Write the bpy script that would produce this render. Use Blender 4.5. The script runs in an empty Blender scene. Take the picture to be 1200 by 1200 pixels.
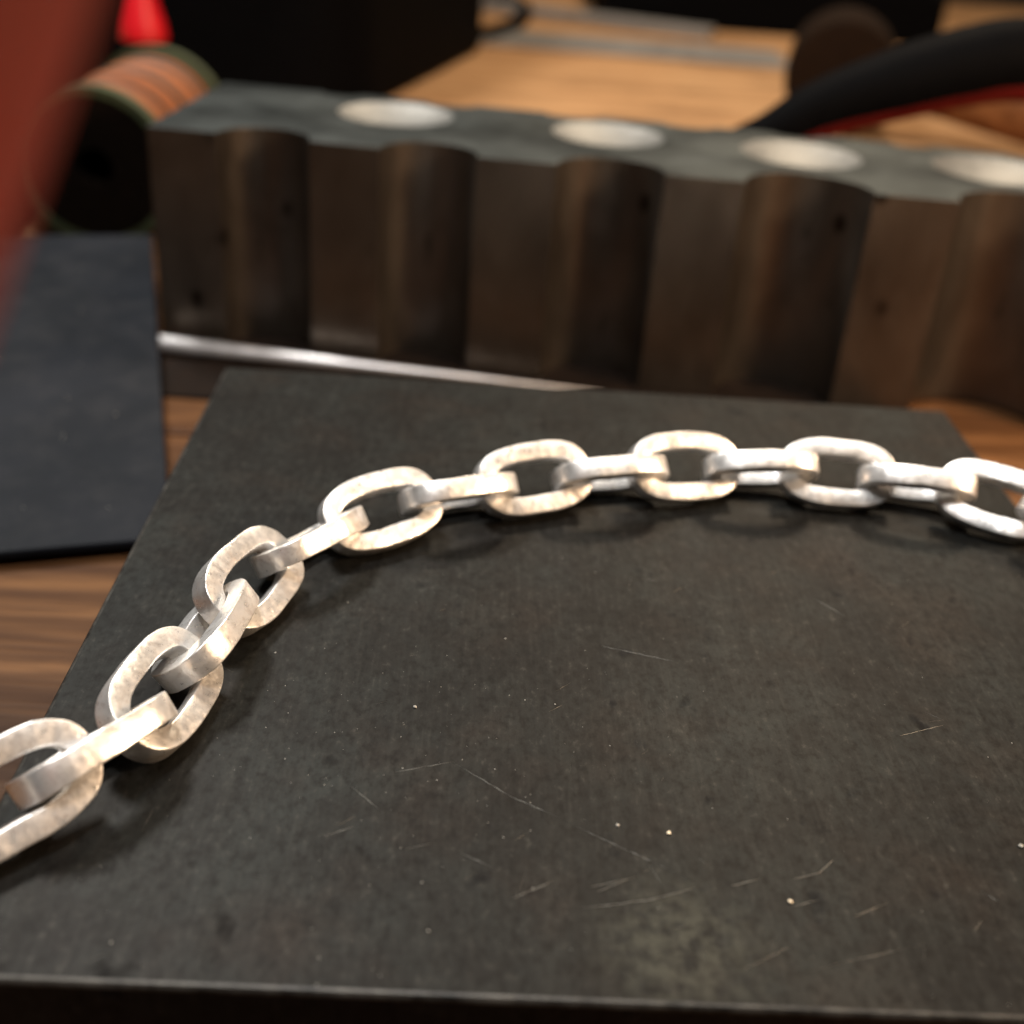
import bpy, bmesh, math, random
from mathutils import Vector, Matrix, noise
import numpy as np

S = 0.001                      # everything below is written in millimetres
C = bpy.context.scene.collection
sc = bpy.context.scene
random.seed(7)

# ------------------------------------------------------------------ camera
cam_d = bpy.data.cameras.new("camera")
cam = bpy.data.objects.new("camera", cam_d); C.objects.link(cam); sc.camera = cam
yaw, pitch, roll = 0.0464103892, 0.5143577718, 0.0792012654
fw = Vector((math.sin(yaw)*math.cos(pitch), math.cos(yaw)*math.cos(pitch), -math.sin(pitch)))
rt = Vector((math.cos(yaw), -math.sin(yaw), 0)); up = rt.cross(fw)
r2 = rt*math.cos(roll) + up*math.sin(roll); u2 = -rt*math.sin(roll) + up*math.cos(roll)
M = Matrix((r2, u2, -fw)).transposed().to_4x4()
M.translation = Vector((34.199, -52.076, 66.347))*S
cam.matrix_world = M
cam_d.sensor_width = 36; cam_d.lens = 36*1391.25/1200
cam_d.clip_start = 0.002; cam_d.clip_end = 20
cam_d.dof.use_dof = True
cam_d.dof.focus_distance = 0.104
cam_d.dof.aperture_fstop = cam_d.lens/2.0      # a phone's lens, about 1.5 mm across

# ------------------------------------------------------------------ world + lamps, added fill lights
w = bpy.data.worlds.new("World"); sc.world = w; w.use_nodes = True
bg = w.node_tree.nodes["Background"]
bg.inputs[0].default_value = (1.0, 0.86, 0.70, 1); bg.inputs[1].default_value = 0.03

def area(name, loc, target, size, power, color, shape='DISK'):
    l = bpy.data.lights.new(name, 'AREA'); l.shape = shape; l.size = size*S; l.energy = power; l.color = color
    o = bpy.data.objects.new(name, l); C.objects.link(o)
    o.location = Vector(loc)*S
    o.rotation_euler = (Vector(target)-Vector(loc)).to_track_quat('-Z', 'Y').to_euler()
    return o
area("bench_lamp", (-130, 300, 430), (45, 60, 0), 100, 2.5, (1.0, 0.95, 0.88))
area("second_lamp", (150, 10, 300), (70, 60, 0), 70, 0.15, (1.0, 0.90, 0.78))
area("overhead_lamp", (0, -25, 370), (45, 50, 0), 70, 0.92, (1.0, 0.975, 0.95))
area("right_fill", (255, 30, 120), (150, 115, -19), 60, 0.85, (1.0, 0.68, 0.42))  # added warm fill for the wood and grooves on the right
area("back_fill", (230, 560, 520), (160, 450, -19), 120, 3.0, (1.0, 0.80, 0.58))  # added fill that brightens the far planks, no fixture stands there
sc.view_settings.view_transform = 'Standard'; sc.view_settings.look = 'None'
sc.view_settings.exposure = 0.0; sc.view_settings.gamma = 1.0

# ------------------------------------------------------------------ helpers
def new_obj(name, verts, faces, mat, parent=None, smooth=False, mats=None):
    me = bpy.data.meshes.new(name)
    me.from_pydata([tuple(c*S for c in v) for v in verts], [], faces)
    me.update()
    o = bpy.data.objects.new(name, me); C.objects.link(o)
    for m_ in (mats or [mat]): me.materials.append(m_)
    if smooth: me.polygons.foreach_set('use_smooth', [True]*len(me.polygons))
    if parent: o.parent = parent
    return o
def empty(name, loc=(0, 0, 0), rot=(0, 0, 0)):
    o = bpy.data.objects.new(name, None); C.objects.link(o)
    o.location = Vector(loc)*S; o.rotation_euler = rot; o.empty_display_size = 0.005
    return o
def tag(o, label=None, cat=None, group=None, kind=None):
    for k, v in (('label', label), ('category', cat), ('group', group), ('kind', kind)):
        if v: o[k] = v
    return o
def bevel(o, width, seg=2, ang=30, mat=-1, smooth=True):
    m = o.modifiers.new('bevel', 'BEVEL'); m.width = width*S; m.segments = seg
    m.limit_method = 'ANGLE'; m.angle_limit = math.radians(ang); m.material = mat
    m.harden_normals = False
    return o
def smooth_by_angle(o, ang=35):
    me = o.data
    me.polygons.foreach_set('use_smooth', [True]*len(me.polygons))
    me.set_sharp_from_angle(angle=math.radians(ang))
def box(name, x0, x1, y0, y1, z0, z1, mat, parent=None, bev=0.4, mats=None):
    v = [(x0,y0,z0),(x1,y0,z0),(x1,y1,z0),(x0,y1,z0),(x0,y0,z1),(x1,y0,z1),(x1,y1,z1),(x0,y1,z1)]
    f = [(0,3,2,1),(4,5,6,7),(0,1,5,4),(1,2,6,5),(2,3,7,6),(3,0,4,7)]
    o = new_obj(name, v, f, mat, parent, mats=mats)
    if bev: bevel(o, bev, 3)
    return o
def lathe(name, prof, mat, parent=None, n=64, ang=35):
    """profile of (radius, height) about local Z"""
    vs, fs = [], []
    for r, z in prof:
        for k in range(n):
            a = 2*math.pi*k/n
            vs.append((r*math.cos(a), r*math.sin(a), z))
    m_ = len(prof)
    for i in range(m_-1):
        for k in range(n):
            k2 = (k+1) % n
            fs.append((i*n+k, i*n+k2, (i+1)*n+k2, (i+1)*n+k))
    if prof[0][0] > 0 and prof[0] != prof[-1]: fs.append(tuple(range(n))[::-1])
    if prof[-1][0] > 0 and prof[0] != prof[-1]: fs.append(tuple((m_-1)*n+k for k in range(n)))
    o = new_obj(name, vs, fs, mat, parent); smooth_by_angle(o, ang)
    return o
def tube(name, pts, rads, mat, parent=None, n=20, flat=1.0, steps=8):
    P = [Vector(p) for p in pts]; q = []
    for i in range(len(P)-1):
        p0 = P[max(i-1, 0)]; p1 = P[i]; p2 = P[i+1]; p3 = P[min(i+2, len(P)-1)]
        for s in range(steps):
            t = s/steps
            c = 0.5*((2*p1)+(p2-p0)*t+(2*p0-5*p1+4*p2-p3)*t*t+(3*p1-p0-3*p2+p3)*t*t*t)
            q.append((c, rads[i]*(1-t)+rads[i+1]*t))
    q.append((P[-1], rads[-1]))
    # rounded ends
    d0 = (q[0][0]-q[1][0]).normalized(); d1 = (q[-1][0]-q[-2][0]).normalized()
    r0, r1 = q[0][1], q[-1][1]
    head = [(q[0][0]+d0*r0*math.sin(a), r0*math.cos(a)) for a in (1.5, 1.2, .85, .45)]
    tail = [(q[-1][0]+d1*r1*math.sin(a), r1*math.cos(a)) for a in (.45, .85, 1.2, 1.5)]
    q = head+q+tail
    vs, fs = [], []
    for i, (c, r) in enumerate(q):
        t = (q[min(i+1, len(q)-1)][0]-q[max(i-1, 0)][0]).normalized()
        s_ = t.cross(Vector((0, 0, 1)))
        s_ = s_.normalized() if s_.length > 1e-4 else Vector((1, 0, 0))
        u_ = s_.cross(t)
        for k in range(n):
            a = 2*math.pi*k/n
            vs.append(tuple(c+s_*r*math.cos(a)*flat+u_*r*math.sin(a)))
    for i in range(len(q)-1):
        for k in range(n):
            k2 = (k+1) % n
            fs.append((i*n+k, i*n+k2, (i+1)*n+k2, (i+1)*n+k))
    fs.append(tuple(range(n))[::-1]); fs.append(tuple((len(q)-1)*n+k for k in range(n)))
    return new_obj(name, vs, fs, mat, parent, smooth=True)

# ------------------------------------------------------------------ material helpers
class NT:
    def __init__(s, name):
        s.m = bpy.data.materials.new(name); s.m.use_nodes = True
        s.t = s.m.node_tree; s.b = s.t.nodes['Principled BSDF']; s.co = s.n('ShaderNodeTexCoord').outputs['Object']
    def n(s, typ, **kw):
        x = s.t.nodes.new(typ)
        for k, v in kw.items(): setattr(x, k, v)
        return x
    def link(s, a, b): s.t.links.new(a, b)
    def map(s, scale, loc=(0, 0, 0), rot=(0, 0, 0), src=None):
        x = s.n('ShaderNodeMapping'); s.link(src or s.co, x.inputs[0])
        x.inputs['Scale'].default_value = scale; x.inputs['Location'].default_value = loc; x.inputs['Rotation'].default_value = rot
        return x.outputs[0]
    def noise(s, vec, scale=1, detail=4, rough=.55, dist=0):
        x = s.n('ShaderNodeTexNoise'); s.link(vec, x.inputs['Vector'])
        x.inputs['Scale'].default_value = scale; x.inputs['Detail'].default_value = detail
        x.inputs['Roughness'].default_value = rough; x.inputs['Distortion'].default_value = dist
        return x.outputs[0]
    def voro(s, vec, scale=1, feature='F1', rnd=1):
        x = s.n('ShaderNodeTexVoronoi', feature=feature); s.link(vec, x.inputs['Vector'])
        x.inputs['Scale'].default_value = scale; x.inputs['Randomness'].default_value = rnd
        return x.outputs[0]
    def ramp(s, fac, stops):
        x = s.n('ShaderNodeValToRGB'); s.link(fac, x.inputs[0]); e = x.color_ramp.elements
        while len(e) < len(stops): e.new(.5)
        for k, (p, c) in enumerate(stops):
            e[k].position = p; e[k].color = (*c, 1) if hasattr(c, '__len__') else (c, c, c, 1)
        return x.outputs[0]
    def mix(s, fac, a, b, mode='MIX'):
        x = s.n('ShaderNodeMix', data_type='RGBA', blend_type=mode)
        for sock, v in ((x.inputs[0], fac), (x.inputs[6], a), (x.inputs[7], b)):
            if isinstance(v, (int, float)): sock.default_value = v if sock == x.inputs[0] else (v, v, v, 1)
            elif isinstance(v, tuple): sock.default_value = (*v, 1)
            else: s.link(v, sock)
        return x.outputs[2]
    def math(s, op, a, b=0.0, c=None):
        x = s.n('ShaderNodeMath', operation=op)
        for sock, v in zip(x.inputs, (a, b, c)):
            if v is None: continue
            if isinstance(v, (int, float)): sock.default_value = v
            else: s.link(v, sock)
        return x.outputs[0]
    def bump(s, h, strength=.3, dist=0.1, prev=None):
        x = s.n('ShaderNodeBump'); s.link(h, x.inputs['Height']); x.inputs['Strength'].default_value = strength
        x.inputs['Distance'].default_value = dist*S
        if prev: s.link(prev, x.inputs['Normal'])
        return x.outputs[0]
    def set(s, **kw):
        for k, v in kw.items():
            sock = s.b.inputs[{'color': 'Base Color', 'rough': 'Roughness', 'metal': 'Metallic', 'normal': 'Normal', 'spec': 'Specular IOR Level',
                               'coat': 'Coat Weight', 'aniso': 'Anisotropic', 'sheen': 'Sheen Weight'}[k]]
            if isinstance(v, (int, float)): sock.default_value = v
            elif isinstance(v, tuple): sock.default_value = (*v, 1)
            else: s.link(v, sock)
        return s.m

# silver: whitish, pickled, lightly hammered, faint tarnish
def mat_silver():
    t = NT('pickled_silver')
    big = t.noise(t.map((190,)*3), 1, 4, .55)
    fine = t.noise(t.map((1500,)*3), 1, 5, .65)
    dirt = t.noise(t.map((620,)*3, (3, 1, 2)), 1, 6, .7, .6)
    col = t.ramp(big, [(.3, (.88, .87, .85)), (.6, (.95, .95, .945))])
    spots = t.ramp(dirt, [(.34, 1.0), (.45, 0.0)])
    col = t.mix(t.math('MULTIPLY', spots, .4), col, (.38, .30, .25))
    pink = t.ramp(t.noise(t.map((330,)*3, (9, 4, 1)), 1, 3), [(.52, 0.0), (.7, 1.0)])
    col = t.mix(t.math('MULTIPLY', pink, .18), col, (.86, .70, .58))
    rough = t.ramp(fine, [(.3, .25), (.7, .42)])
    metal = t.ramp(big, [(.3, .84), (.7, .66)])
    nb = t.bump(big, .16, .3); nb = t.bump(fine, .4, .03, nb)
    grain = t.noise(t.map((3800,)*3, (2, 8, 4)), 1, 4, .7)
    nb = t.bump(grain, .5, .02, nb)
    col = t.mix(t.ramp(grain, [(.32, .35), (.44, 0.0)]), col, (.42, .38, .34))
    pits = t.ramp(t.voro(t.map((1300,)*3), 1), [(.04, 0.0), (.2, 1.0)])
    nb = t.bump(pits, .35, .035, nb)
    return t.set(color=col, rough=rough, metal=metal, normal=nb)

def mat_block():
    t = NT('worn_tool_steel')
    brush = t.noise(t.map((2600, 130, 400)), 1, 3, .6)
    brush2 = t.noise(t.map((700, 60, 300)), 1, 4, .6)
    blot = t.noise(t.map((55,)*3), 1, 5, .6, .3)
    blot2 = t.noise(t.map((190, 150, 190), (5, 2, 0)), 1, 5, .65)
    col = t.ramp(blot, [(.3, (.0108, .0104, .0098)), (.5, (.0150, .0160, .0152)), (.72, (.0205, .0235, .0226))])
    col = t.mix(t.ramp(blot2, [(.35, .55), (.6, 0.0)]), col, (.008, .007, .0065))
    rust = t.ramp(t.noise(t.map((90,)*3, (1, 7, 2)), 1, 4), [(.5, 0.0), (.75, .3)])
    col = t.mix(rust, col, (.032, .021, .015))
    # dark pits and stains
    st = t.noise(t.map((330, 230, 420), (2, 2, 0)), 1, 3, .5)
    sm = t.ramp(st, [(.24, 1.0), (.36, 0.0)])
    col = t.mix(t.math('MULTIPLY', sm, .6), col, (.004, .004, .005))
    col = t.mix(t.math('MULTIPLY', t.ramp(brush, [(.45, 0.0), (.75, 1.0)]), .18), col, (.042, .042, .038))
    grit = t.noise(t.map((1100, 700, 900), (6, 2, 0)), 1, 5, .75)
    col = t.mix(t.ramp(grit, [(.36, .75), (.52, 0.0)]), col, (.006, .0055, .005))
    col = t.mix(t.ramp(grit, [(.58, 0.0), (.74, .55)]), col, (.055, .053, .047))
    # one rubbed, frosted patch near the front edge
    vd = t.n('ShaderNodeVectorMath', operation='DISTANCE'); t.link(t.co, vd.inputs[0]); vd.inputs[1].default_value = (.2*S, -46*S, 19*S)
    pm = t.math('MULTIPLY', t.ramp(t.math('MULTIPLY', vd.outputs['Value'], 100), [(.25, 1.0), (.75, 0.0)]), t.ramp(t.noise(t.map((800,)*3, (1, 1, 6)), 1, 4, .6), [(.38, 0.0), (.62, 1.0)]))
    col = t.mix(t.math('MULTIPLY', pm, .5), col, (.062, .064, .052))
    rough = t.math('ADD', t.ramp(brush2, [(.3, .47), (.7, .52)]), t.math('MULTIPLY', sm, .2))
    nb = t.bump(brush, .30, .02); nb = t.bump(grit, .4, .03, nb); nb = t.bump(t.math('SUBTRACT', blot2, t.math('MULTIPLY', sm, .5)), .3, .10, nb)
    return t.set(color=col, rough=rough, metal=.22, normal=nb, spec=.09)

def mat_swage():
    t = NT('oiled_dark_steel')
    v = t.noise(t.map((75, 75, 45)), 1, 5, .6, .6)
    s_ = t.noise(t.map((240, 240, 70), (3, 1, 1)), 1, 5, .65)
    col = t.ramp(v, [(.3, (.10, .080, .064)), (.7, (.18, .150, .122))])
    col = t.mix(t.ramp(s_, [(.25, .8), (.38, 0.0)]), col, (.03, .023, .017))
    pk = t.ramp(t.voro(t.map((85, 85, 60), (2, 1, 3)), 1), [(.06, 1.0), (.14, 0.0)])
    col = t.mix(t.math('MULTIPLY', pk, .85), col, (.012, .006, .004))
    rough = t.ramp(s_, [(.3, .42), (.7, .31)])
    nb = t.bump(s_, .35, .15)
    return t.set(color=col, rough=rough, metal=.9, normal=nb)
def mat_simple(name, color, rough=.5, metal=0.0, nscale=300, var=.25, bump=.15, spec=None, bdist=.1):
    t = NT(name)
    v = t.noise(t.map((nscale,)*3), 1, 5, .6)
    lo = tuple(c*(1-var) for c in color); hi = tuple(min(1, c*(1+var)) for c in color)
    col = t.ramp(v, [(.3, lo), (.7, hi)])
    rg = t.ramp(v, [(.3, max(0, rough-.06)), (.7, min(1, rough+.06))])
    kw = dict(color=col, rough=rg, metal=metal, normal=t.bump(v, bump, bdist))
    if spec is not None: kw['spec'] = spec
    return t.set(**kw)
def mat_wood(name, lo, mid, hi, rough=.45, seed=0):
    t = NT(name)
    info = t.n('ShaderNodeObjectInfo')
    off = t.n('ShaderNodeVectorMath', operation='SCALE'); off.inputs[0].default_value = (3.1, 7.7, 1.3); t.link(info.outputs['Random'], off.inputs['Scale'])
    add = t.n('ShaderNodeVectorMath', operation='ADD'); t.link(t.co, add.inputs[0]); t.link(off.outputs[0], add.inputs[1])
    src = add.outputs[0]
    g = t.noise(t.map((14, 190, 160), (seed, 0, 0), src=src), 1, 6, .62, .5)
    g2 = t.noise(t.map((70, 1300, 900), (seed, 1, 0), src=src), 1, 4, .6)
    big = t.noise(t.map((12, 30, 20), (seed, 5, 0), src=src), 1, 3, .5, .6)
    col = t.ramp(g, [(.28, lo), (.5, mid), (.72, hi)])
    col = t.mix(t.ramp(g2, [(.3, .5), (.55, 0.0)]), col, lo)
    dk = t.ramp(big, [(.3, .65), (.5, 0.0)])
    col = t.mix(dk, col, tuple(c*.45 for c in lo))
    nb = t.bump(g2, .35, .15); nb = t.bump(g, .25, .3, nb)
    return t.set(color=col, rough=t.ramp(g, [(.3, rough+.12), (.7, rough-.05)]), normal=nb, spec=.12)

m_silver = mat_silver(); m_block = mat_block(); m_swage = mat_swage()
m_edge = mat_simple('polished_edge_steel', (.62, .60, .57), .32, 1.0, 400, .2, .25)
m_cup = mat_simple('polished_cavity_steel', (.22, .22, .21), .58, .9, 500, .18, .2)
m_swtop = mat_simple('ground_grey_steel', (.068, .078, .078), .45, .9, 70, .3, .1)
m_bar = mat_simple('bright_bar_steel', (.90, .90, .93), .48, .8, 200, .08, .05)
m_bar_dark = mat_simple('blackened_bar_steel', (.045, .036, .03), .55, .6, 200, .3, .2)
m_worn = mat_simple('worn_bevel_steel', (.040, .038, .034), .42, .5, 500, .85, .9)
m_scratch = mat_simple('bare_scratched_steel', (.12, .12, .11), .45, .5, 800, .3, .1)
m_dust = mat_simple('filing_grey_white', (.30, .295, .27), .5, .3, 900, .2, .1)
m_chip = mat_simple('chip_cream', (.75, .66, .50), .5, .2, 900, .2, .1)
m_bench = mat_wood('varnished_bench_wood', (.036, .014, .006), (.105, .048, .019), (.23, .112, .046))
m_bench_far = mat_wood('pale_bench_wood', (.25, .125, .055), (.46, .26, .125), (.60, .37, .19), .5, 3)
m_black = mat_simple('matte_black_plastic', (.0022, .0022, .0026), .7, 0, 300, .2, .2, .03)
m_red = mat_simple('brick_red_plastic', (.185, .024, .017), .6, 0, 200, .12, .1)
m_bred = mat_simple('bright_red_plastic', (.75, .01, .02), .4, 0, 200, .1, .1)
m_dred = mat_simple('dark_red_rubber', (.075, .005, .004), .7, 0, 200, .1, .1, .05)
m_green = mat_simple('olive_green_card', (.036, .046, .016), .8, 0, 300, .25, .2)
m_disc = mat_simple('dark_brown_card', (.006, .0035, .002), .9, 0, 300, .3, .2, .06)
m_copper = mat_simple('copper_orange_wire', (.24, .068, .012), .7, 0, 300, .2, .1)
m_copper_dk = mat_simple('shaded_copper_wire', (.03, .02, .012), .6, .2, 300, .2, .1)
m_hide = mat_simple('dark_brown_rawhide', (.012, .006, .003), .9, 0, 250, .35, .5, .08)
m_handle = mat_wood('turned_mallet_wood', (.12, .045, .015), (.24, .095, .035), (.36, .16, .06), .4, 8)
m_grey = mat_simple('dull_grey_steel', (.26, .25, .24), .5, .4, 200, .3, .15)
m_blue = mat_simple('dark_blue_plastic', (.02, .03, .06), .4, 0, 200, .1, .1)

def mat_slab():
    t = NT('black_dusty_leatherette')
    a = t.noise(t.map((35,)*3), 1, 5, .6, .3); b = t.noise(t.map((1400,)*3), 1, 3, .6); c = t.noise(t.map((160,)*3, (4, 4, 4)), 1, 5, .65)
    col = t.ramp(a, [(.3, (.0028, .0048, .008)), (.7, (.010, .0125, .018))])
    col = t.mix(t.ramp(c, [(.45, 0.0), (.75, .5)]), col, (.026, .027, .031))
    nb = t.bump(b, .5, .08)
    return t.set(color=col, rough=.6, normal=nb, spec=.12)
m_slab = mat_slab()

# ------------------------------------------------------------------ workbench (setting), planks run left to right
WZ = -19.0
bench = empty('workbench_top', (60, 300, WZ)); tag(bench, 'warm brown varnished wooden workbench top of long planks', None, None, 'structure')
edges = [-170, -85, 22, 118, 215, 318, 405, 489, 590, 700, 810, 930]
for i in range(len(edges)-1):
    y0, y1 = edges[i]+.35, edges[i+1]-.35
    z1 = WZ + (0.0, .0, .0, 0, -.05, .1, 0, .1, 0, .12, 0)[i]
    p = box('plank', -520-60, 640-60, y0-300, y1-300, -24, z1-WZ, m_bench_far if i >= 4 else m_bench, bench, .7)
floor_w = box('dark_back_wall', -900, 1100, 940, 960, -40, 900, mat_simple('unlit_wall_paint', (.012, .010, .009), .9), None, 0)
tag(floor_w, 'dark wall behind the workbench', None, None, 'structure')
floor_w.name = 'wall'

# ------------------------------------------------------------------ steel bench block
B = 101.6
block = empty('bench_block', (B/2, B/2, WZ)); tag(block, 'square dark grey steel bench block with brushed scratched top, carrying the silver chain', 'bench block')
body = box('block_body', -B/2, B/2, -B/2, B/2, 0.02, 19, m_block, block, .45, mats=[m_block, m_worn]); body.modifiers[0].material = 1
def strip(pts, wd, z):
    """a thin raised burr following pts (x, y), tapering to both ends"""
    P = [Vector((a, b)) for a, b in pts]; Q = []
    for i in range(len(P)-1):
        k = max(3, int((P[i+1]-P[i]).length/.45))
        for j in range(k): Q.append(P[i].lerp(P[i+1], j/k))
    Q.append(P[-1]); n = len(Q); vs, fs = [], []
    for i, q in enumerate(Q):
        d = (Q[min(i+1, n-1)]-Q[max(i-1, 0)]).normalized(); nn = Vector((-d.y, d.x))
        f = math.sin(math.pi*(i+.3)/(n-.4))**.5
        ww = wd*f*(.45+.75*random.random()); jit = nn*random.uniform(-.03, .03)
        a = q+jit+nn*ww/2; b = q+jit-nn*ww/2
        vs += [(a.x, a.y, z), (b.x, b.y, z), ((a.x+b.x)/2, (a.y+b.y)/2, z+.012)]
    for i in range(n-1):
        k = i*3
        fs += [(k, k+2, k+5, k+3), (k+2, k+1, k+4, k+5)]
    return vs, fs
SC = [([(29.61,21.3),(34.4,22.87)], .07), ([(34.4,22.87),(39.31,19.09),(43.2,16.9)], .08), ([(43.2,16.9),(45.88,15.21),(51.43,11.88),(52.91,10.96)], .06),
 ([(44.14,8.06),(46.65,8.51),(49.52,9.14),(52.84,10.46)], .12), ([(55.57,10.78),(57.84,11.58)], .1), ([(60.46,11.73),(62.57,12.44),(63.96,13.82)], .13),
 ([(59.88,9.07),(61.96,9.83)], .1), ([(44.89,10.01),(48.47,11.21)], .08), ([(39.23,8.65),(42.39,10.53)], .1), ([(48.05,40.22),(54.8,38.36)], .08),
 ([(71.08,50.47),(73.49,47.58)], .1), ([(26.35,19.58),(29.32,16.63)], .07), ([(55.26,3.34),(58.77,5.33)], .08), ([(64.11,8.27),(67.06,9.79)], .08),
 ([(58.9,3.17),(69.14,6.23)], .06), ([(73.75,29.1),(78.15,30.82)], .08), ([(31.24,12.99),(33.12,13.71)], .08), ([(25.05,13.92),(27.17,15.12)], .09),
 ([(35.41,12.81),(37.66,11.67)], .09), ([(45.49,9.64),(47.81,11.0)], .1)]
for _ in range(70):
    x, y = random.uniform(6, 98), random.uniform(1.5, 60); a = random.choice((.25, .5, -.4, 1.4))+random.gauss(0, .35); l = random.uniform(.5, 2.6)
    SC.append(([(x, y), (x+l*math.cos(a), y+l*math.sin(a))], random.uniform(.025, .05)))
vs, fs = [], []
for pts, wd in SC:
    v, f = strip([(x-B/2, y-B/2) for x, y in pts], wd*.72, 19.004)
    k = len(vs); vs += v; fs += [tuple(i+k for i in q) for q in f]
sx = new_obj('scratch_marks', vs, fs, m_scratch, block); tag(sx, kind='stuff')

# ------------------------------------------------------------------ silver chain
L, W, T = 13.577, 8.033, 2.192
LINKS = [[2.514,12.432,4.253,.774,.874,.094],[7.018,18.417,3.605,.969,-.742,-.017],[10.226,25.903,3.385,1.371,.675,-.025],[12.081,34.313,3.348,1.445,-.653,-.029],
 [14.303,42.949,3.444,1.262,.736,-.008],[18.906,50.915,3.374,.966,-.632,-.045],[25.452,57.385,3.624,.63,.745,.028],[33.477,61.952,3.668,.475,-.72,-.05],
 [41.75,66.023,3.924,.399,.858,.024],[50.656,68.45,3.701,.265,-.795,.013],[59.514,70.961,4.016,.277,.872,-.054],[68.68,71.846,3.858,.033,-.808,.057],
 [77.876,71.981,3.777,-.073,.827,0],[86.967,70.579,3.686,-.215,-.737,.046],[95.577,67.512,3.797,-.423,.783,-.058],[102.6,61.6,3.7,-.80,-.74,-.06]]
chain = empty('silver_chain', (50, 50, 0)); tag(chain, 'matte silver cable chain of flat sided oval links curving across the steel block', 'chain')
def link_mesh(seed):
    # centreline: an oval between a racetrack and an ellipse
    A_, B_, e_ = L/2-.98, W/2-.98, 2.9; N = 132; nc = 16
    raw = []
    for i in range(1440):
        th = 2*math.pi*i/1440; cc, ss = math.cos(th), math.sin(th)
        raw.append((A_*math.copysign(abs(cc)**(2/e_), cc), B_*math.copysign(abs(ss)**(2/e_), ss)))
    cum = [0]
    for i in range(1440): cum.append(cum[-1]+math.dist(raw[i], raw[(i+1) % 1440]))
    CL = []; j = 0
    for i in range(N):
        t_ = cum[-1]*i/N
        while cum[j+1] <= t_: j += 1
        f_ = (t_-cum[j])/(cum[j+1]-cum[j]+1e-12); p0, p1 = raw[j], raw[(j+1) % 1440]
        CL.append((p0[0]+(p1[0]-p0[0])*f_, p0[1]+(p1[1]-p0[1])*f_))
    NR = []
    for i in range(N):
        a_, b_ = CL[i-1], CL[(i+1) % N]; dx, dy = b_[0]-a_[0], b_[1]-a_[1]; l_ = math.hypot(dx, dy); NR.append((dy/l_, -dx/l_))
    vs, fs = [], []
    # rounded square section
    sec = []
    c = .13; h = T/2; hr = 1.95/2
    for qx, qy, a0 in ((1, 1, 0), (-1, 1, 90), (-1, -1, 180), (1, -1, 270)):
        for k in range(4):
            a = math.radians(a0+k*30); sec.append((qx*(hr-c)+c*math.cos(a), qy*(h-c)+c*math.sin(a)))
    for i in range(N):
        p, nr = CL[i], NR[i]
        q = Vector((p[0]*.35+seed*7.3, p[1]*.35, seed*2.1))
        w1 = 1+.07*noise.noise(q); w2 = 1+.08*noise.noise(q+Vector((40, 0, 0))); tw = .08*noise.noise(q+Vector((0, 40, 0))); bx = .08*noise.noise(q*.9+Vector((0, 0, 40)))
        for (a, b) in sec:
            a, b = a*w1, b*w2
            a, b = a*math.cos(tw)-b*math.sin(tw), a*math.sin(tw)+b*math.cos(tw)
            v = Vector((p[0]+nr[0]*(a+bx), p[1]+nr[1]*(a+bx), b+bx*.5))
            f = .03*noise.noise(v*1.3+Vector((seed*11, 0, 0)))+.02*noise.noise(v*3.6+Vector((0, seed*11, 0)))
            v += Vector((nr[0]*a, nr[1]*a, b)).normalized()*f
            vs.append(tuple(v))
    for i in range(N):
        i2 = (i+1) % N
        for k in range(nc):
            k2 = (k+1) % nc
            fs.append((i*nc+k, i2*nc+k, i2*nc+k2, i*nc+k2))
    return vs, fs
for i, (x, y, z, yw, al, pt) in enumerate(LINKS):
    vs, fs = link_mesh(i+1)
    t = Vector((math.cos(yw)*math.cos(pt), math.sin(yw)*math.cos(pt), math.sin(pt)))
    n_ = Vector((-math.sin(yw), math.cos(yw), 0)); uu = t.cross(n_)
    b = n_*math.cos(al)+uu*math.sin(al); ww = t.cross(b)
    R3 = Matrix((t, b, ww)).transposed()
    pv = [R3 @ Vector(v)+Vector((x, y, z)) for v in vs]
    dz = min(0, min(v.z for v in pv)-.02)
    pv = [(v.x-50, v.y-50, v.z-dz) for v in pv]
    o = new_obj('link', pv, fs, m_silver, chain); smooth_by_angle(o, 50)

# ------------------------------------------------------------------ swage block with half round grooves and dished cups
SW_L, SW_D, SW_H = 172, 43, 38.4
sw = empty('swage_block', (-23, 155, WZ+.6), (0, 0, -.104)); tag(sw, 'heavy dark steel swage block with half round grooves and round hollows on top', 'swage block')
grooves = [(20.0, 7.9), (48.2, 8.2), (78.8, 9.0), (111.6, 10.6), (147.5, 11.5)]
outline = [(0, 0)]
for cx, r in grooves:
    for k in range(21):
        a = math.pi - math.pi*k/20
        outline.append((cx+r*math.cos(a), r*.92*math.sin(a)))
outline += [(SW_L, 0), (SW_L, SW_D)]
for cx, r in [(158, 3.5), (136, 4), (114, 4.5), (93, 5), (70, 5.5), (46, 5), (24, 4)]:
    for k in range(9):
        a = math.pi*k/8
        outline.append((cx+r*math.cos(a), SW_D-r*.6*math.sin(a)))
outline.append((0, SW_D))
n = len(outline)
vs = [(x, y, 0) for x, y in outline]+[(x, y, SW_H) for x, y in outline]
fs = [tuple(range(n))[::-1], tuple(range(n, 2*n))]+[(i, (i+1) % n, n+(i+1) % n, n+i) for i in range(n)]
swb = new_obj('block_body', vs, fs, m_swage, sw, mats=[m_swage, m_swtop, m_edge])
swb.data.polygons[1].material_index = 1
bpy.context.view_layer.update()
bm = bmesh.new()
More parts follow.
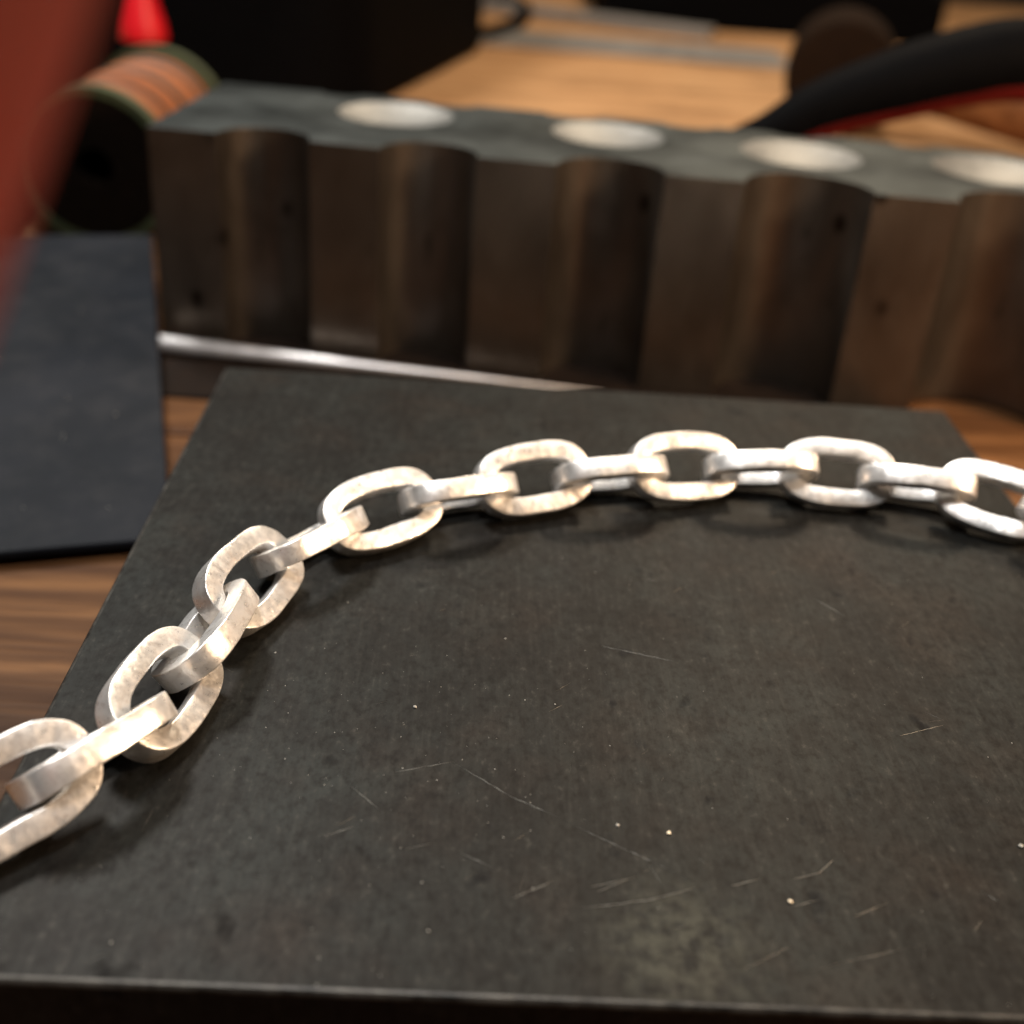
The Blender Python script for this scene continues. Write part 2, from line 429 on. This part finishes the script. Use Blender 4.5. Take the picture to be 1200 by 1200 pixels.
for (cx, cy, r) in [(37.5, 28.5, 10.8), (77.5, 27.5, 10.4), (113, 25.5, 11.0), (148.5, 27, 11.4)]:
    Rs = 22; h0 = math.sqrt(Rs*Rs-r*r)
    bmesh.ops.create_uvsphere(bm, u_segments=80, v_segments=48, radius=Rs*S, matrix=Matrix.Translation(Vector((cx, cy, SW_H+h0))*S))
cm = bpy.data.meshes.new('cut'); bm.to_mesh(cm); bm.free(); cm.materials.append(m_cup)
cut = bpy.data.objects.new('cut', cm); C.objects.link(cut); cut.parent = sw
bpy.context.view_layer.update()
bo = swb.modifiers.new('cups', 'BOOLEAN'); bo.object = cut; bo.operation = 'DIFFERENCE'; bo.solver = 'EXACT'; bo.material_mode = 'TRANSFER'
bpy.context.view_layer.update()
ev = swb.evaluated_get(bpy.context.evaluated_depsgraph_get())
nm = bpy.data.meshes.new_from_object(ev)
swb.modifiers.clear(); swb.data = nm; nm.name = 'block_body'
bpy.data.objects.remove(cut)
smooth_by_angle(swb, 40)
swb.data.update()
names = [m_.name for m_ in nm.materials]
bw = nm.attributes.new('bevel_weight_edge', 'FLOAT', 'EDGE')
co = [v.co for v in nm.vertices]; top = (SW_H-.05)*S
ef = {}
for p in nm.polygons:
    for e in p.edge_keys: ef.setdefault(tuple(sorted(e)), []).append(p.normal)
wts = []
for e in nm.edges:
    a_, b_ = e.vertices; ns = ef.get(tuple(sorted((a_, b_))), [])
    sharp = len(ns) == 2 and ns[0].angle(ns[1], 0) > .35
    wts.append(1.0 if sharp and co[a_].z > top and co[b_].z > top else (.35 if sharp and abs(co[a_].z-co[b_].z) > 5*S else 0.0))
bw.data.foreach_set('value', wts)
bm_ = swb.modifiers.new('bevel', 'BEVEL'); bm_.width = .8*S; bm_.segments = 2; bm_.limit_method = 'WEIGHT'
print('swage materials', names, len(nm.polygons))

# ------------------------------------------------------------------ thin dark sheet under the swage block, its colour stands in for shade
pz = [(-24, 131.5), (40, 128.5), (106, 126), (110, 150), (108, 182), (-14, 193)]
pad = new_obj('shade_sheet', [(x-40, y-160, .02) for x, y in pz]+[(x-40, y-160, .55) for x, y in pz],
    [tuple(range(6))[::-1], tuple(range(6, 12))]+[(i, (i+1) % 6, 6+(i+1) % 6, 6+i) for i in range(6)], mat_simple('dark_brown_shade', (.010, .006, .004), .8, 0, 260, .4, .4, .1))
pad.location = Vector((40, 160, WZ))*S; tag(pad, 'thin dark brown sheet standing in for shade at the foot of the swage block', 'shade sheet')

# ------------------------------------------------------------------ tapering bright steel mandrel lying before the swage block
bl = 92; r0, r1 = 1.9, .08
bar = empty('steel_mandrel', (-34, 149.6, WZ+r0+.6), (math.pi/2, 0, 0)); tag(bar, 'thin bright polished steel mandrel lying on the wood at the foot of the grooved block', 'mandrel')
bar.rotation_euler = Vector((math.cos(-.072), math.sin(-.072), -(r0-r1)/bl)).to_track_quat('Z', 'Y').to_euler()
lathe('mandrel_body', [(0.01, 0), (r0-.4, 0), (r0, .4), (r0*.5+r1*.5, bl*.5), (r1, bl-.1), (0.01, bl)], m_bar, bar, 72, 60)

# ------------------------------------------------------------------ thin black slab on the left
sl = [(-4.2, 82.8, -16.6), (-33.9, 192.0, -10.35), (-151, 164.8, -10.1), (-115.5, 50.3, -16.6)]   # its far half rests on the mandrel
cxy = (-80, 120)
v0 = [(x-cxy[0], y-cxy[1], z-1.3-WZ) for x, y, z in sl]+[(x-cxy[0], y-cxy[1], z-WZ) for x, y, z in sl]
slab = new_obj('black_slab', v0, [(0, 1, 2, 3), (7, 6, 5, 4), (0, 4, 5, 1), (1, 5, 6, 2), (2, 6, 7, 3), (3, 7, 4, 0)], m_slab)
slab.location = Vector((cxy[0], cxy[1], WZ))*S
bmx = bmesh.new(); bmx.from_mesh(slab.data); bmesh.ops.recalc_face_normals(bmx, faces=bmx.faces); bmx.to_mesh(slab.data); bmx.free()
bevel(slab, .35, 3)
random.seed(11)
bmx = bmesh.new()
P0 = Vector((-4.2, 82.8)); ex = Vector((-117.1, -27.2)).normalized(); ey = Vector((-29.7, 109.2)).normalized()
for _ in range(46):
    a_, b_ = random.uniform(2, 60), random.uniform(2, 100); q = P0+ex*a_+ey*b_
    d_ = (q-P0).dot(Vector((.28, -.96)).normalized()*-1)
    zz = -16.6+.0548*d_
    bmesh.ops.create_icosphere(bmx, subdivisions=1, radius=random.uniform(.05, .16)*S, matrix=Matrix.Translation(Vector((q.x-cxy[0], q.y-cxy[1], zz-WZ+.05))*S))
me = bpy.data.meshes.new('dust_specks'); bmx.to_mesh(me); bmx.free(); me.materials.append(m_dust)
o = bpy.data.objects.new('dust_specks', me); C.objects.link(o); o.parent = slab; o['kind'] = 'stuff'
tag(slab, 'thin flat black slab dusted with specks, leaning on the mandrel end left of the steel block', 'slab')

# ------------------------------------------------------------------ spool of copper wire standing on its rim
sp = empty('wire_spool', (-50, 210, WZ+17.2), (math.radians(-90), 0, math.radians(-1)))
tag(sp, 'spool of orange copper wire with olive green rims behind the black slab', 'spool')
lathe('flange', [(9.1, 0), (15.2, 0), (15.2, -.9), (17.1, -.9), (17.1, 3), (9.1, 3), (9.1, 0)], m_green, sp, 96)
lathe('face_disc', [(4.2, -.1), (15.1, -.1), (15.1, -.6), (4.2, -.6), (4.2, -.1)], m_disc, sp, 72)
lathe('flange', [(4, 50), (17.4, 50), (17.4, 54), (4, 54), (4, 50)], m_green, sp, 96)
lathe('hub', [(4, 0), (9, 0), (9, 50), (4, 50), (4, 0)], m_disc, sp, 48)
random.seed(3)
z = 3.9; k = 0
while z < 49.4:
    th = random.uniform(.45, .85); rr = 15.4+random.uniform(-.5, .35)
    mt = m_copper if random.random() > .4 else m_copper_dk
    prof = [(rr+th*.85*math.cos(a), z+th*math.sin(a)) for a in [2*math.pi*j/8 for j in range(9)]]
    prof[-1] = prof[0]
    lathe('wire_turn', prof, mt, sp, 64, 80)
    z += th*1.55

bx = empty('black_box', (-120, 246, WZ), (0, 0, 0)); tag(bx, 'plain matte black box beside the wire spool at the left edge', 'box')
box('box_body', -62, 50, -52, 45, .05, 52, m_black, bx, 1.5)
box('box_lid', -63.5, 51.5, -53.5, 46.5, 52.1, 66, m_black, bx, 1.8)

# ------------------------------------------------------------------ glue bottle with red cone cap
bt = empty('glue_bottle', (-74, 345, WZ)); tag(bt, 'small dark bottle with a bright red cone shaped cap behind the wire spool', 'bottle')
lathe('bottle_body', [(0.01, .05), (9, .05), (9.4, 1), (9.4, 16), (8, 20), (6, 21.5), (6, 23), (0.01, 23)], m_black, bt, 48)
lathe('cap', [(0.01, 23.1), (7.2, 23.1), (7.4, 24), (6.8, 28), (5.0, 34), (3.9, 40), (3.4, 46), (2.4, 48), (0.01, 48.6)], m_bred, bt, 48, 60)

# ------------------------------------------------------------------ black tool case in the rear
cs = empty('tool_case', (-41, 464, WZ), (0, 0, math.radians(76))); tag(cs, 'large matte black tool case standing at the back of the bench with a rounded end', 'tool case')
def rbox(name, cx, cy, z0, lx, ly, lz, r, mat, parent):
    pts = []
    for sx_, sy_, a0 in ((1, 1, 0), (-1, 1, 90), (-1, -1, 180), (1, -1, 270)):
        for k in range(7):
            a = math.radians(a0+15*k); pts.append((cx+sx_*(lx/2-r)+r*math.cos(a), cy+sy_*(ly/2-r)+r*math.sin(a)))
    n = len(pts)
    vs = [(x, y, z0) for x, y in pts]+[(x, y, z0+lz) for x, y in pts]
    o = new_obj(name, vs, [tuple(range(n))[::-1], tuple(range(n, 2*n))]+[(i, (i+1) % n, n+(i+1) % n, n+i) for i in range(n)], mat, parent)
    bevel(o, 3, 3, 50); smooth_by_angle(o, 40); return o
rbox('case_body', 0, 0, .5, 190, 110, 78, 26, m_black, cs)
rbox('case_lid', 0, 0, 79, 194, 114, 26, 27, m_black, cs)
for x in (60, 74):
    o = lathe('knob', [(0.01, 0), (4, 0), (4, 3), (3.4, 3.6), (0.01, 3.6)], m_blue, cs, 24); o.location = Vector((x, -55.2, 30))*S; o.rotation_euler = (math.pi/2, 0, 0)

cb = tube('black_cable', [(6, 560, 9), (24, 548, 4), (37, 566, 3.6), (48, 610, 3.6), (52, 665, 3.6), (40, 720, 3.6), (22, 742, 3.6), (8, 715, 3.6)], [3.6]*8, m_black, None, 16)
for v_ in cb.data.vertices: v_.co -= Vector((35, 640, 0))*S
cb.location = Vector((35, 640, WZ))*S; tag(cb, 'loop of thick black cable beside the right end of the tool case', 'cable')

# ------------------------------------------------------------------ grey steel strip and dark tray at the back
rb = box('steel_rule', -78, 82, -24, 24, .15, 2.2, m_grey, None, .4); rb.location = Vector((95, 562, WZ))*S; rb.rotation_euler = (0, 0, math.radians(-3))
tag(rb, 'flat grey steel rule lying across the back of the bench', 'rule')
rb2 = box('steel_file', -85, 62, -9, 9, .15, 5, m_grey, None, .8); rb2.location = Vector((95, 648, WZ))*S; rb2.rotation_euler = (0, 0, math.radians(-24))
tag(rb2, 'dark grey flat steel file lying slantwise behind the rule', 'file')
tr = empty('black_tray', (190, 730, WZ)); tag(tr, 'low black tray at the very back of the bench behind the mallet', 'tray')
box('tray_floor', -95, 95, -75, 75, .15, 3, m_black, tr, .4)
for a in ((-95, 95, -75, -71), (-95, 95, 71, 75), (-95, -91, -70.9, 70.9), (91, 95, -70.9, 70.9)):
    box('tray_wall', *a, 3.02, 26, m_black, tr, .6)

# ------------------------------------------------------------------ rawhide mallet lying on the bench
ml = empty('mallet', (158, 385, WZ+20.2), (math.radians(-90), 0, math.radians(-14))); tag(ml, 'dark brown rawhide mallet lying on its side behind the black pliers grip', 'mallet')
lathe('mallet_head', [(0.01, -.6), (14, -.4), (18.4, .4), (19.8, 2.4), (20, 20), (19.8, 41), (18.2, 43), (0.01, 43.4)], m_hide, ml, 72, 30)
o = tube('mallet_handle', [(18, 1, 22), (40, 3, 12), (70, 4, -8), (100, 6, -30)], [8, 9, 11, 11], m_handle, ml, 24)

# ------------------------------------------------------------------ pliers grip: black with red lining
pl = empty('pliers', (121, 215, WZ)); tag(pl, 'curved black pliers grip with dark red inner lining rising behind the swage block', 'pliers')
off = Vector((121, 215, WZ))
path = [(66, 224, -12), (80, 219, 3), (96, 215, 13.6), (106.2, 215, 20.2), (121.7, 215, 26.6), (135.4, 215, 31.2), (147.6, 215, 33.8), (175, 217, 34), (205, 222, 26)]
tube('grip', [tuple(Vector(p)-off) for p in path], [4.5, 4.5, 4.8, 5.8, 7.1, 7.7, 7.8, 7.8, 7.0], m_black, pl, 24)
path2 = [(p[0]+.6, p[1]-2.2, p[2]-r+.6) for p, r in zip(path[2:], (3.4, 4.2, 5.2, 5.8, 6.2, 6.6, 6.0))]
tube('grip_lining', [tuple(Vector(p)-off) for p in path2], [2.2, 2.6, 3.0, 3.3, 3.5, 3.4, 3.0], m_dred, pl, 20)

# ------------------------------------------------------------------ blurred red handle close to the lens
a0 = Vector((-15.1, -37.6, WZ)); d = Vector((53.5, 19.2, 129)).normalized()
hd = empty('red_handle_tool', tuple(a0)); tag(hd, 'brick red tool handle leaning in close to the lens at the left edge', 'tool')
hd.rotation_euler = d.to_track_quat('Z', 'Y').to_euler()
lathe('handle', [(0.01, 48), (4.5, 48.3), (6, 50), (6.4, 60), (6.4, 120), (5.5, 135), (3, 141), (0.01, 142)], m_red, hd, 64, 60)
lathe('shaft', [(0.01, 0.3), (.8, 1.2), (2.2, 5), (2.4, 47.9), (0.01, 47.9)], m_bar, hd, 32, 60)

# ------------------------------------------------------------------ chips and dust
for i, (x, y, r, lab) in enumerate([(47.57, 16.41, .20, 'pale metal chip beside the long scratch on the steel block'), (51.53, 15.83, .22, 'cream metal chip right of the long scratch on the steel block'),
        (59.72, 9.47, .20, 'yellowish metal chip near the front of the steel block among short scratches'), (30.88, 29.66, .22, 'round white metal chip on the steel block right of the nearest chain links'),
        (79.58, 16.19, .22, 'pale flake of metal by the right edge of the picture on the steel block')]):
    vs = []; fs = []
    bmx = bmesh.new(); bmesh.ops.create_icosphere(bmx, subdivisions=1, radius=r*S)
    for v in bmx.verts:
        v.co *= random.uniform(.6, 1.15); v.co.z *= .5
    me = bpy.data.meshes.new('metal_chip'); bmx.to_mesh(me); bmx.free(); me.materials.append(m_chip if i in (1, 2) else m_dust)
    o = bpy.data.objects.new('metal_chip', me); C.objects.link(o); o.location = Vector((x, y, r*.45))*S; tag(o, lab, 'metal chip', 'metal chips on the steel block')
bmx = bmesh.new()
def speck(x, y, z, r):
    k = random.random()*6; mm = Matrix.Translation(Vector((x, y, z))*S) @ Matrix.Rotation(k, 4, 'Z') @ Matrix.Diagonal((1, random.uniform(.4, 1), .4, 1))
    bmesh.ops.create_icosphere(bmx, subdivisions=1, radius=r*S, matrix=mm)
for _ in range(240):
    if random.random() < .55: x, y = random.gauss(32, 11), random.gauss(24, 12)
    else: x, y = random.uniform(1, 100), random.uniform(1, 98)
    if 0.6 < x < 101 and .6 < y < 101: speck(x, y, .01, min(.11, .025+random.expovariate(1/.018)))
me = bpy.data.meshes.new('metal_dust'); bmx.to_mesh(me); bmx.free(); me.materials.append(m_dust)
o = bpy.data.objects.new('metal_dust', me); C.objects.link(o); tag(o, 'fine bright metal dust scattered over the steel block', 'dust', None, 'stuff')
